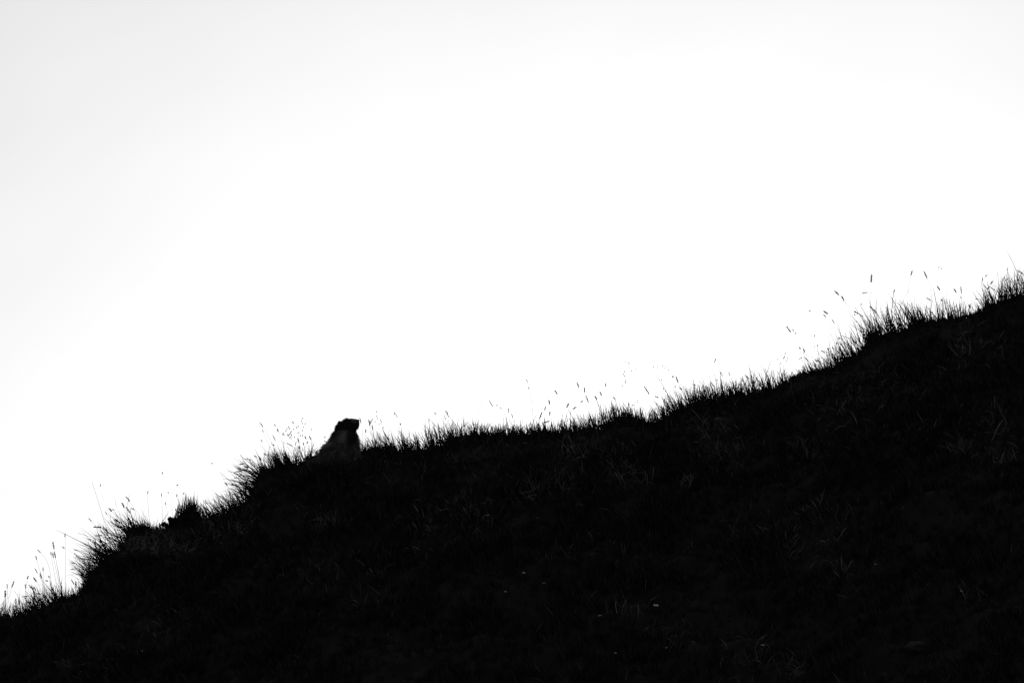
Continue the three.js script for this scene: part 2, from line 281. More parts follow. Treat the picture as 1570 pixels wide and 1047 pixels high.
// ---------------------------------------------------------------- seed-head stalks on the skyline
// each row: head tip, head base, foot (along only), head half-width in mm, kind
const ST = [
  [80, 830, 82, 842, 98, 1.9], [77, 846.5, 77.7, 851.5, 93, 1.3], [79.6, 847.5, 81.2, 855, 96, 1.6], [82.5, 846, 84.3, 855.5, 99, 1.7], [98.8, 818.5, 98.9, 824, 103, 1.3], [56.7, 843, 61.6, 847.5, 82, 1.2], [53.8, 852.5, 55.5, 858.7, 79, 1.3], [65, 870, 65.3, 876, 74, 1.3], [60.2, 878.5, 62.8, 887, 72, 1.9], [42.2, 883, 41, 888, 46, 1.7], [50, 885, 55.4, 892.2, 67, 1.8], [43, 896.5, 50, 904, 64, 2.0], [49, 899, 54.7, 905, 66, 1.7], [69.6, 890.3, 73, 890.6, 81, 1.5], [32.7, 915, 42, 914, 57, 1.2], [56, 910, 62, 911, 69, 2.0], [7, 905, 7, 916, 8, 2.4], [9.8, 895.7, 10.3, 902.5, 10, 1.3], [20.6, 890.5, 17, 901, 14, 1.6], [37.8, 895.7, 38.2, 902.5, 43, 1.3], [27.5, 919, 29, 926.6, 30, 1.6], [23, 917, 24, 925, 26, 1.5], [115.2, 891, 115.6, 901, 117, 2.0], [108, 888, 112.6, 896, 118, 1.5], [52.5, 871.5, 56.7, 878.5, 76, 1.2], [73.6, 883, 75.3, 886.5, 84, 1.4],
  [105.8, 862, 115, 864, 152, 1.2], [112, 842.5, 120, 844.5, 160, 1.1], [94.6, 839, 98.4, 840.6, 141, 1.2], [132, 854, 141, 855.5, 158, 1.2], [106.6, 872.5, 115, 873.5, 140, 1.2], [112.6, 848, 120, 856, 152, 1.1], [145, 821.5, 156, 820.5, 172, 1.7], [135, 826, 139.3, 827.2, 166, 1.2], [192.3, 761, 198.4, 769, 213, 1.7], [186.2, 770.6, 190, 778.7, 206, 2.0], [192.3, 777, 198.4, 786.4, 209, 2.0], [166, 779, 171, 784.4, 195, 1.9], [171.3, 781, 175, 782.3, 199, 1.1], [160.6, 785, 163.5, 789, 192, 1.1], [174.4, 796, 183, 801.6, 199, 2.4], [196, 794, 201.4, 803, 205, 2.3], [141.7, 807.6, 155, 808.6, 181, 2.1], [156.7, 808, 164.4, 816.5, 185, 2.0], [200.5, 779, 205.7, 781.6, 216, 1.3], [135, 794.7, 140, 800, 181, 1.1], [226, 753, 225.8, 757.3, 231, 1.3], [153, 743, 153.3, 746, 186, 1.0],
  [248.5, 724, 248.3, 727.5, 262, 1.2], [272, 743, 270, 745, 268, 1.3], [246.6, 757, 247, 761.5, 250, 1.1], [257, 754, 257.6, 757, 267, 1.0], [270.3, 758, 270.7, 762, 272, 1.2], [281, 755.5, 281.2, 758, 283, 1.4], [253, 771.5, 253.2, 774, 254, 1.0], [268.4, 781, 269, 783.6, 270, 1.2],
  [345, 740, 348.4, 745.2, 362, 1.8], [352.5, 744.3, 361.3, 743.3, 384, 1.2], [314, 767.5, 318, 773, 330, 0.9], [365, 712.5, 373, 711.3, 397, 1.5], [373, 714.8, 381.5, 716.6, 397, 1.7], [362.6, 717.6, 370, 720, 396, 1.6], [367, 720.4, 376.4, 721.8, 396, 1.7], [359.7, 723.8, 369.5, 722.2, 396, 1.5], [375, 702.8, 384.4, 705.6, 400, 1.3], [365, 729.6, 370.2, 729.2, 394, 1.1], [358, 733.2, 365, 732.2, 393, 1.1], [389.5, 698, 394, 701.8, 402, 1.2], [396.4, 699.5, 400.4, 706, 404, 1.8], [323.5, 710.2, 326.2, 711, 352, 1.0],
  [404, 695, 408, 698.2, 416, 1.6], [410, 696, 413, 700.8, 418, 1.5], [424, 696.5, 426, 700.5, 430, 1.5], [397.6, 647, 402.7, 655, 431, 1.3], [401.6, 658.5, 403.4, 663, 428, 1.0], [420, 650.8, 422.2, 653.8, 441, 1.2], [424.5, 657.3, 426.2, 662.2, 442, 1.5], [400, 675, 402.2, 677.8, 424, 1.1], [416.5, 681, 421, 683.2, 432, 1.4], [417.6, 667, 422, 676, 434, 1.1], [439, 679.2, 448, 684, 455, 1.3], [456, 672, 458.3, 679.3, 460, 1.5], [467, 669.5, 469.2, 673.2, 472, 1.5], [473, 668, 477, 674.2, 476, 1.5], [458, 684.5, 459.2, 688, 461, 1.9], [453.4, 678, 452.6, 682.8, 455, 1.2], [477, 657.5, 477, 660, 478, 1.0], [464.6, 679, 465.6, 682, 466, 1.4], [471.5, 677.5, 469.8, 680.5, 468, 1.3], [497.9, 669.8, 497.3, 672, 499, 1.2], [497, 675.8, 501.5, 679.4, 505, 1.5],
  [551.4, 640.3, 553.4, 649, 556, 1.5], [565, 642.7, 567, 652.5, 576, 1.9], [569.2, 644, 567.6, 650, 577, 1.3], [570.2, 651.8, 571.4, 659.5, 578, 1.6], [560.4, 658, 560.6, 664, 562, 1.4], [587, 655, 587.4, 657.5, 592, 1.0], [604.5, 632.5, 604.8, 636, 612, 1.1], [613.7, 649.6, 614, 652, 622, 1.3], [606, 634, 609.4, 640.6, 618, 1.0],
  [666.6, 633.6, 669, 634.8, 684, 1.2], [685, 631.5, 686, 637, 696, 1.2], [683, 641, 683.6, 643.5, 690, 1.0], [683.4, 630.4, 684.6, 633, 694, 1.0], [657.6, 643, 657.8, 647, 661, 0.9], [755.8, 623.8, 749.6, 613.6, 724, 1.2], [761, 620.6, 764, 622.6, 780, 0.9], [766.6, 624.4, 769, 627.4, 781, 0.9], [779.7, 626, 780.2, 633.2, 785, 1.3], [784, 634, 786.8, 641.3, 787, 1.2],
  [807, 581, 809, 587, 818, 1.0], [810.6, 593.5, 811.2, 597, 820, 1.1], [850.8, 598.4, 854.8, 604.4, 862, 1.9], [841.7, 613.3, 842.9, 620.3, 847, 1.9], [836.6, 623, 835, 629.2, 840, 1.6], [831.3, 631, 827.3, 642, 826, 1.7], [843.3, 631, 842.2, 637.6, 845, 1.5], [835.5, 648, 841.7, 645.4, 843, 1.9], [872.6, 617.8, 869, 625.2, 880, 1.9], [884, 623.2, 878, 627.8, 893, 1.7], [893, 614.4, 890.4, 617.2, 900, 1.7], [884.8, 585.8, 887.8, 594.8, 896, 1.8], [896, 593.8, 896.6, 601.6, 910, 1.8], [898.5, 606.4, 902.5, 617.2, 911, 1.7], [912, 606.3, 915.6, 613.6, 923, 1.9], [920, 600.6, 922.7, 606.7, 934, 1.9], [928.3, 587.5, 929, 592.8, 939, 1.6], [940, 608.6, 943.8, 612.2, 956, 1.8],
  [963.6, 620.6, 966.4, 619.4, 976, 1.0], [969, 621.8, 972, 620.8, 980, 1.1], [977, 612.6, 977.8, 618, 985, 0.8], [987.5, 591.6, 995.9, 604.6, 1034, 1.7], [1004, 607.4, 1010.5, 609.8, 1036, 1.6], [1036.6, 576.8, 1040.2, 587, 1058, 1.8], [1032, 577, 1032.4, 579.6, 1044, 1.7], [1034.6, 592.8, 1037.6, 592.6, 1048, 1.4], [1042, 595.4, 1046.9, 596.7, 1056, 1.8], [1017, 595.4, 1018.4, 597.4, 1036, 1.1], [1020.6, 599, 1022, 601, 1037, 1.2], [1023.6, 606, 1025, 610, 1037, 1.3], [1019.3, 612, 1018.8, 615, 1035, 1.6], [1019.3, 627, 1018.8, 630, 1034, 1.5], [1014, 581, 1016, 584, 1038, 1.0], [1062, 589.5, 1067, 590.2, 1064.5, 1.7], [1083.6, 592, 1086.7, 595.8, 1090, 1.6], [1090, 586, 1097, 594.2, 1105, 1.3], [1098.6, 583, 1101.6, 582.8, 1106, 1.2], [1104.7, 570.3, 1108.6, 577.3, 1117, 1.2], [1117.5, 570.6, 1120.2, 576.8, 1127, 1.2], [1098.2, 549.4, 1095.5, 556.2, 1098, 1.3],
  [1142.4, 574.3, 1149, 581.2, 1159, 1.5], [1206, 500, 1213.2, 509.4, 1236, 1.8], [1216, 506, 1218, 507.8, 1237, 1.2], [1219.6, 510.4, 1221.4, 512, 1238, 1.2], [1241.4, 477, 1243.4, 475.8, 1268, 1.4], [1249.4, 514, 1249.8, 516.4, 1262, 1.3], [1248.8, 531.4, 1250.6, 531, 1259, 1.0], [1254, 529.4, 1254, 531.6, 1261, 1.1], [1263, 477, 1270.2, 481.2, 1296, 2.1], [1263, 481.8, 1267, 486.4, 1294, 1.4], [1276, 489.8, 1280.2, 495.8, 1300, 1.2], [1280, 445.6, 1287.2, 452.4, 1322, 2.1], [1291, 453, 1294.8, 461.4, 1325, 2.0], [1285, 519.4, 1289.2, 518.4, 1310, 1.8], [1283.4, 525.4, 1282.8, 528.4, 1290, 1.5], [1269.5, 533.6, 1271.6, 537.8, 1270, 1.9], [1276.4, 532.6, 1278.8, 535.4, 1284, 1.6], [1259.5, 537.4, 1265.8, 540.8, 1280, 1.5], [1276.4, 548.4, 1281.8, 549.2, 1290, 1.5], [1250.4, 552, 1255.8, 554.6, 1263, 1.6], [1232, 534.4, 1235.2, 540.8, 1250, 1.6], [1226.4, 533, 1228.6, 535.4, 1246, 1.3], [1234, 547.4, 1239.8, 553.8, 1251, 1.3], [1226, 550.6, 1230.6, 548, 1246, 1.1],
  [1309.7, 477, 1317, 481.2, 1337, 1.8], [1318.4, 481.4, 1323.8, 485.8, 1338, 1.3], [1310.8, 482, 1312, 484.4, 1330, 1.1], [1313, 492, 1313.6, 494, 1328, 1.3], [1321, 465.6, 1321.2, 468.4, 1333, 1.1], [1321.7, 449.9, 1331, 448.2, 1346, 1.3], [1337, 419.8, 1336.5, 433.2, 1337.5, 2.1], [1333.7, 469, 1344.4, 479.6, 1357, 1.7], [1372, 444.8, 1371.2, 448.4, 1371, 1.7], [1399.7, 414.4, 1397.4, 422.6, 1398, 1.8],
  [1417, 415, 1422.4, 426.8, 1431, 1.8], [1437.5, 438.4, 1442.2, 445.2, 1441, 1.8], [1421, 456.4, 1427.5, 460.4, 1439, 1.5], [1443.5, 459.2, 1446.2, 461.4, 1463, 1.8], [1462.7, 442.2, 1467.5, 448.6, 1477, 1.8], [1474, 439, 1475, 450, 1476, 1.4], [1473.6, 455, 1474.4, 457.6, 1477, 1.1], [1506.8, 425.8, 1507.8, 431.2, 1519, 1.3], [1514, 422.2, 1511, 424.4, 1516, 1.3], [1523.4, 430, 1519.8, 436.4, 1514, 1.8], [1517.4, 440, 1514.2, 443.8, 1510, 1.8], [1541, 424.8, 1538, 430, 1541, 1.3], [1547, 427, 1541.6, 431.2, 1544, 1.4], [1561, 413.8, 1568.8, 420.2, 1577, 1.5], [1545.4, 410.6, 1545.8, 415.4, 1550, 0.9], [1486.5, 467, 1488.8, 473.4, 1491, 2.0], [1496.6, 458.5, 1501, 458.5, 1503, 1.2]];
const SEC = [[104, 'on the low left skyline'], [235, 'left of the spiky tussock'], [312, 'around the spiky tussock'], [403, 'on bank left of marmot mound'], [510, 'behind the marmot\'s back'], [640, 'in front of marmot\'s nose'], [800, 'on level skyline past the marmot'], [960, 'on the middle skyline'], [1130, 'right of the mid skyline hump'], [1305, 'below the right skyline step'], [1410, 'on the right skyline step'], [1700, 'at the upper right skyline']];
const ORD = ['leftmost', 'second from left', 'third from left', 'fourth from left', 'fifth from left', 'sixth from left', 'seventh from left', 'eighth from left', 'ninth from left', 'tenth from left', 'eleventh from left', 'twelfth from left', 'thirteenth from left', 'fourteenth from left', 'fifteenth from left', 'sixteenth from left', 'seventeenth from left', 'eighteenth from left', 'nineteenth from left', 'twentieth from left', 'twenty-first from left', 'twenty-second from left', 'twenty-third from left', 'twenty-fourth from left', 'twenty-fifth from left', 'twenty-sixth from left', 'twenty-seventh from left', 'twenty-eighth from left'];
const stemM = M(0.05), headM = MV();
function bez(a, b, c, d, n) { const o = []; for (let k = 0; k <= n; k++) { const t = k / n, s = 1 - t; o.push(V(0, 0, 0).addScaledVector(a, s * s * s).addScaledVector(b, 3 * s * s * t).addScaledVector(c, 3 * s * t * t).addScaledVector(d, t * t * t)); } return o; }
function stemTube(pts, r0, r1) { const b = new Builder(); b.tube(pts, pts.map((_, k) => lerp(r0, r1, k / (pts.length - 1))), 4, 1); return b.geo(); }
function headGeo(tip, foot, half, tone) {         // a spike of overlapping spikelets
  const b = new Builder(), d = tip.clone().sub(foot), L = d.length(), dir = d.clone().normalize(), n = Math.max(5, Math.round(L / 0.0032));
  const e = V(0, 0, 1).cross(dir).normalize(), f = new THREE.Vector3().crossVectors(dir, e);
  b.tube([foot, foot.clone().addScaledVector(d, 0.5), tip], [half * 0.35, half * 0.45, half * 0.15], 4, tone);
  for (let k = 0; k < n; k++) {
    const t = (k + 0.3) / n, a = k * 2.4 + rr(-0.4, 0.4), w = half * (0.55 + 0.6 * Math.sin(Math.PI * (0.15 + 0.8 * t))), out = e.clone().multiplyScalar(Math.cos(a)).addScaledVector(f, Math.sin(a));
    const p0 = foot.clone().addScaledVector(d, t * 0.86), p1 = p0.clone().addScaledVector(dir, 0.003).addScaledVector(out, w * 0.75), p2 = p0.clone().addScaledVector(dir, 0.0075 * rr(0.8, 1.2)).addScaledVector(out, w * rr(0.6, 1.2));
    b.tube([p0, p1, p2], [0.0004, half * 0.42, 0.00015], 4, tone * rr(0.7, 1.3));
  }
  return b.geo();
}
const rank = {};
const secOf = x => SEC.findIndex(s => x < s[0]);
const rowsST = ST.map((r, i) => ({ r, i, x: Math.min(r[0], r[2]) })).sort((a, b) => a.x - b.x);
for (const { r } of rowsST) {
  const [tx, ty, bx, by, fx, w] = r, s = secOf(tx), k = rank[s] = (rank[s] ?? -1) + 1;
  const x0 = at(fx, 700, 0).x, z = zc(x0) + rr(-0.12, 0.1), foot = at(fx, 700, z); foot.y = hill(foot.x, z) - 0.012;
  const tip = at(tx, ty, z + rr(-0.01, 0.01)), hb = at(bx, by, z);
  const ang = Math.atan2(hb.x - tip.x, tip.y - hb.y) * 180 / Math.PI, len = Math.hypot(tx - bx, ty - by);
  const how = ang > 105 || ang < -105 ? 'nodding' : ang > 62 ? 'level' : ang < -15 ? 'right-leaning' : ang > 18 ? 'left-leaning' : 'upright', size = len > 9.5 ? 'long' : len < 4.2 ? 'tiny' : 'short';
  const g = base('seed_grass_stalk', foot);
  tag(g, `${size} ${how} seed head, ${ORD[k]} ${SEC[s][1]}`, 'grass stalk', `seed heads ${SEC[s][1]}`);
  const T = tip.sub(foot), B = hb.sub(foot), dir = T.clone().sub(B).normalize(), d = B.length();
  const over = dir.y < -0.2;
  const pts = bez(V(0, 0, 0), V(B.x * 0.12, Math.max(0.3 * d, 0.4 * B.y), 0), B.clone().addScaledVector(dir, over ? -0.3 * d : -0.34 * d), B, 9);
  mesh('stalk', stemTube(pts, size === 'tiny' ? 0.0005 : 0.0008, size === 'tiny' ? 0.0002 : 0.0004), stemM, g);
  mesh('seed_head', headGeo(T, B, w / 1000 * 2.05, 0.05), headM, g);
}
// open panicles: foot, branching point, spikelets
function panicle(fx, jx, jy, dots, label, r = 1.3) {
  const x0 = at(fx, 700, 0).x, z = zc(x0) + rr(-0.08, 0.06), foot = at(fx, 700, z); foot.y = hill(foot.x, z) - 0.012;
  const g = base('panicle_grass_stalk', foot); tag(g, label, 'grass stalk', 'open airy seed panicles on the skyline');
  const J = at(jx, jy, z).sub(foot), axisTop = dots.reduce((a, d) => d[1] < a[1] ? d : a), A = at(axisTop[0], axisTop[1], z).sub(foot);
  const d = J.length(), pts = bez(V(0, 0, 0), V(J.x * 0.2, 0.35 * d, 0), J.clone().addScaledVector(A.clone().sub(J).normalize(), -0.3 * d), J, 8).concat([J.clone().lerp(A, 0.5), A]);
  mesh('stalk', stemTube(pts, 0.0006, 0.00022), stemM, g);
  const br = new Builder();
  for (const [a, b, lx = 0.6, ly = 1.6] of dots) {
    const p = at(a, b, z + rr(-0.02, 0.02)).sub(foot), q = J.clone().lerp(A, clamp((p.y - J.y) / Math.max(0.01, A.y - J.y) - 0.25, 0, 0.9));
    br.tube([q, q.clone().lerp(p, 0.5).add(V(0, 0.002, 0)), p], [0.0002, 0.00016, 0.00014], 3, 1);
    const v = V(lx, ly, 0).multiplyScalar(1 / 350), n = new Builder(); n.tube([p.clone().sub(v), p.clone().addScaledVector(v, -0.2), p.clone().addScaledVector(v, 0.4), p.clone().add(v)], [0.0004, r / 620, r / 700, 0.0003], 5, 0.05);
    mesh('spikelet', n.geo(), headM, g);
  }
  mesh('branches', br.geo(), stemM, g);
}
const zC = (a, b, ...o) => [350 + a / 8.724, 630 + b / 8.724, ...o], zF = (a, b, ...o) => [920 + a / 7.85, 530 + b / 7.85, ...o], zD = (a, b, ...o) => [440 + a / 8.722, 610 + b / 8.722, ...o];
panicle(454, 447, 674, [zC(805, 215, 0.4, 2), zC(815, 238), zC(780, 240), zC(765, 268), zC(730, 300, -0.8, 1.6), zC(740, 318, -0.8, 1.6), zC(722, 318, -0.8, 1.2), zC(800, 330), zC(825, 300), zC(838, 325), zC(835, 275), zC(815, 312), zC(790, 318), zC(853, 150, 0.2, 1.8), zC(868, 160), zC(820, 355)], 'broad airy panicle of tiny spikelets left of the marmot');
panicle(458, 456, 676, [zC(985, 100, 0.2, 2), zC(975, 135, 0.8, 1), zC(988, 168, 0.8, 1), zC(1025, 172), zC(1005, 218, -0.6, 1.2), zC(930, 205), zC(910, 222), zC(932, 292, 1, 1), zC(882, 350), zC(990, 330), zC(870, 245), zC(960, 330), zC(985, 262)], 'taller airy panicle of tiny spikelets nearest the marmot\'s back');
panicle(584, 580, 652, [zD(1195, 185), zD(1192, 245), zD(1210, 275, -0.5, 1.6), zD(1250, 300, 0.3, 1.8), zD(1140, 290), zD(1175, 320), zD(1240, 345), zD(1262, 322)], 'airy panicle standing in front of the marmot\'s face', 1.1);
panicle(1034, 961, 577, [zF(303, 192, 1.2, 0.2), zF(348, 213, 1.6, -1.2), zF(295, 312), zF(281, 342, 0, 1.8), zF(297, 368, 2, -0.8), zF(380, 308, 1.8, 0.5), zF(430, 284, 1, 0), zF(310, 432, 0.5, 4), zF(268, 483, 1, 1.4)], 'long-stalked panicle arching far left over mid skyline hump');
panicle(1040, 1012, 580, [zF(645, 255, -0.6, 1), zF(692, 262, 1.4, 0), zF(752, 245, 1.2, 0), zF(785, 270, 0.8, -0.8), zF(825, 292, 0.8, 0.6)], 'arching panicle with few spikelets right of the small hump');
panicle(1200, 1203, 556, [[1204.3, 542, 0, 2.4], [1203.4, 547, 0.4, 2], [1201.6, 549, -0.4, 1.8], [1193, 551, -1.4, -0.4], [1207.6, 549.6, 0.6, 1.4], [1197.6, 557, -0.2, 1.6], [1206, 553, 0.2, 1.4]], 'upright branched panicle at the foot of the bare step');
panicle(1453, 1447, 420, [[1439.3, 411, 0.8, 0.4], [1441.7, 408.5, 0.8, 0.2], [1444.4, 411.7, 0.9, -0.3]], 'thin stalk with three spikelets high above the right skyline');
panicle(694, 685, 641, [[683.6, 631], [686, 634], [681.6, 637.6], [687.6, 638], [680.6, 641]], 'small loose panicle on the level skyline right of the marmot', 1.0);

// round button flower heads seen against the sky
function button(px, py, fx, r, label) {
  const z = zc(at(px, py, 0).x) + 0.02, foot = at(fx, 700, z); foot.y = hill(foot.x, z) - 0.01;
  const g = base('button_flower', foot), h = at(px, py, z).sub(foot); tag(g, label, 'flower', 'round dark flower heads');
  mesh('stem', stemTube(bez(V(0, 0, 0), V(h.x * 0.3, h.y * 0.45, 0), h.clone().multiplyScalar(0.8), h, 6), 0.0008, 0.0005), stemM, g);
  const s = new THREE.SphereGeometry(r, 14, 10), P = s.attributes.position; for (let i = 0; i < P.count; i++) { const k = 1 + 0.12 * noise3(P.getX(i) * 900, P.getY(i) * 900, P.getZ(i) * 900); P.setXYZ(i, P.getX(i) * k, P.getY(i) * k * 0.85, P.getZ(i) * k); } s.computeVertexNormals(); s.translate(h.x, h.y, h.z);
  mesh('flower_head', s, M(0.04), g);
}
button(377.7, 739.5, 387, 0.0052, 'round button flower, left one of the pair below the mound');
button(387, 737.7, 393, 0.0048, 'round button flower, right one of the pair below the mound');
button(50, 918, 56, 0.0045, 'round button flower higher on the low left skyline');
button(29.6, 933, 31, 0.0046, 'round button flower lowest on the low left skyline');
button(141, 740.5, 176, 0.0012, 'tiny pinhead bud on a thin stalk above the left bank');

// ---------------------------------------------------------------- flowers, pale seed heads and litter on the slope
const petalM = M(0.9), discM = M(0.12);
function daisy(px, py, size, tilt, label) {
  const r = size * 0.86;
  const lift = 0.045, p = ground(px, py, lift), gy = hill(p.x, p.z), foot = V(p.x, gy - 0.005, p.z);
  const g = base('white_flower', foot); tag(g, label, 'flower', 'small white flowers on the dark slope');
  const h = V(0, p.y - foot.y, 0);
  mesh('stem', stemTube([V(0.004, 0, -0.004), V(0.003, h.y * 0.5, 0), h], 0.0009, 0.0007), stemM, g);
  const q = orient(0.2 * gauss(), tilt, 0), n = 12;
  for (let k = 0; k < n; k++) {
    const b = new Builder(), a = k / n * 6.283, d = V(Math.cos(a), 0.12, Math.sin(a)), pts = [0.15, 0.45, 0.8, 1].map((t, i) => h.clone().add(d.clone().multiplyScalar(r * t).add(V(0, [0, 0.001, 0, -0.002][i], 0)).applyQuaternion(q)));
    b.ribbon(pts, [r * 0.2, r * 0.42, r * 0.36, 0], V(-Math.sin(a), 0, Math.cos(a)).applyQuaternion(q), 1); mesh('petal', b.geo(), petalM, g);
  }
  const s = new THREE.SphereGeometry(r * 0.32, 10, 7); s.scale(1, 0.55, 1); s.applyQuaternion(q); s.translate(h.x, h.y + 0.001, h.z); mesh('disc', s, discM, g);
}
daisy(1006, 928, 0.0135, 0.5, 'largest round white flower, low on the slope right of centre');
daisy(920, 944, 0.0095, 0.15, 'small white flower left of the largest one');
daisy(803, 878, 0.008, 0.4, 'upper left of three small white flowers below centre');
daisy(834, 894, 0.008, 0.1, 'rightmost of three small white flowers below centre');
daisy(775, 907, 0.006, 0.3, 'lowest of three small white flowers below centre');
daisy(748, 790, 0.009, 0.2, 'lone small white flower on slope right below the marmot');
daisy(1170, 989, 0.0095, 0.25, 'small white flower near the bottom right of centre');
daisy(1022, 993, 0.006, 0.2, 'small white flower below the largest one');
daisy(1475, 906, 0.007, 0.3, 'small white flower low on the far right slope');
daisy(1343, 865, 0.005, 0.2, 'tiny white flower alone on the right slope');
daisy(217, 998, 0.005, 0.2, 'tiny white flower at the lower left corner of the slope');
daisy(944, 1001, 0.006, 0.3, 'small white flower at the bottom edge below centre');

const paleM = MV();
const PS = [[312, 853], [332, 885], [355, 882], [328, 893], [158, 923], [302, 966], [278, 982], [288, 997], [433, 783], [511, 776], [406, 838], [473, 823], [467, 830], [574, 831], [544, 710], [510, 722], [759, 733], [955, 696], [985, 702], [904, 722], [924, 744], [1003, 727], [1019, 735], [968, 725], [968, 789], [949, 826], [1362, 597], [1450, 609], [1553, 552], [1538, 557], [1379, 587], [1533, 692], [1524, 769], [1469, 781], [1501, 779], [1426, 850], [1533, 833], [1484, 870], [1504, 904], [1287, 841], [1400, 826], [1381, 749], [194, 996], [95, 985]];
const PSEC = [[400, 'on the lower left slope'], [700, 'on the slope below the marmot'], [1060, 'on the slope below mid skyline'], [1440, 'on the right slope'], [1700, 'on the far right slope']], prk = {};
for (const [px, py] of PS.sort((a, b) => a[0] - b[0])) {
  const p = ground(px, py, 0.06), foot = V(p.x + rr(0.005, 0.02), 0, p.z); foot.y = hill(foot.x, foot.z) - 0.01; const s = PSEC.findIndex(v => px < v[0]), k = prk[s] = (prk[s] ?? -1) + 1;
  const g = base('pale_seed_stalk', foot); tag(g, `pale dry seed head on a stalk, ${ORD[k]} ${PSEC[s][1]}`, 'grass stalk', 'pale dry seed heads on the slope');
  const B = p.clone().sub(foot), T = B.clone().add(V(rr(-0.007, 0.004), rr(0.011, 0.02), rr(0, 0.006)));
  mesh('stalk', stemTube(bez(V(0, 0, 0), V(0, B.y * 0.5, 0), B.clone().lerp(V(0, 0, 0), 0.3), B, 6), 0.0007, 0.0005), M(0.2), g);
  mesh('seed_head', headGeo(T, B, 0.0019, rr(0.35, 0.6)), paleM, g);
}
function litter(x0, y0, x1, y1, w, tone, label) {
  const a = ground(x0, y0, 0.035), b = ground(x1, y1, 0.035); const g = new Builder(), m = a.clone().lerp(b, 0.5); m.y = Math.max(hill(a.x, a.z), hill(m.x, m.z), hill(b.x, b.z)) + 0.03;
  const o = m.clone(); const pts = [a, a.clone().lerp(b, 0.33), a.clone().lerp(b, 0.66), b].map((p, i) => p.sub(o).add(V(0, [0, 0.002, 0.001, 0][i], 0)));
  g.tube(pts, [w * 0.6, w, w * 0.9, w * 0.4], 5, tone);
  const r = base('fallen_stem', o); tag(r, label, 'dead stem', 'dead stems lying in the turf'); mesh('straw', g.geo(), paleM, r);
}
litter(82, 965, 94, 960.5, 0.0022, 0.5, 'short pale dead stem lying slanted on the lower left slope');
litter(20, 967, 27, 964, 0.002, 0.25, 'dull dead stem lying at the far left edge');
litter(128, 1022, 144, 1025, 0.002, 0.45, 'pale dead stem lying level at the bottom left');
litter(90, 1041, 105, 1042, 0.002, 0.35, 'pale dead stem at the bottom edge, left corner');
litter(188, 996, 200, 996.5, 0.002, 0.5, 'short bright dead stem near the tiny corner flower');

// half-buried stones
function stone(px, py, r, tone, label) {
  const p = ground(px, py, 0.02); p.y = hill(p.x, p.z);
  const s = new THREE.IcosahedronGeometry(1, 4), P = s.attributes.position;
  for (let i = 0; i < P.count; i++) { const v = V(P.getX(i), P.getY(i), P.getZ(i)), k = 1 + 0.16 * noise3(v.x * 1.3 + px, v.y * 1.3, v.z * 1.3) + 0.05 * noise3(v.x * 4, v.y * 4 + px, v.z * 4); P.setXYZ(i, v.x * k * r, v.y * k * r * 0.62, v.z * k * r * 0.8); }
  s.computeVertexNormals(); const o = mesh('stone', s, M(tone)); o.position.copy(p); tag(o, label, 'stone', 'stones on the slope');
}
stone(1405, 988, 0.046, 0.05, 'half-buried rounded stone low on the right slope');
stone(1226, 1034, 0.04, 0.06, 'dark half-buried stone at the bottom edge of the slope');

// fan of stiff leaves on the right slope
{
  const p = ground(1472, 702, 0.0); const g = base('fan_leaf_plant', V(p.x, hill(p.x, p.z) - 0.004, p.z)); tag(g, 'fan of stiff narrow leaves on the right slope', 'plant');
  for (let k = 0; k < 11; k++) { const b = new Builder(), a = lerp(-0.55, 0.75, k / 10) + 0.05 * gauss(), L = rr(0.06, 0.1), pts = [0, 0.35, 0.7, 1].map(t => V(-Math.sin(a) * L * t + 0.004 * gauss(), Math.cos(a) * L * t, 0.05 * t + 0.01 * k / 10)); b.ribbon(pts, [0.003, 0.0042, 0.0036, 0], V(1, 0, 0.3), rr(0.12, 0.2)); mesh('leaf', b.geo(), paleM, g); }
}

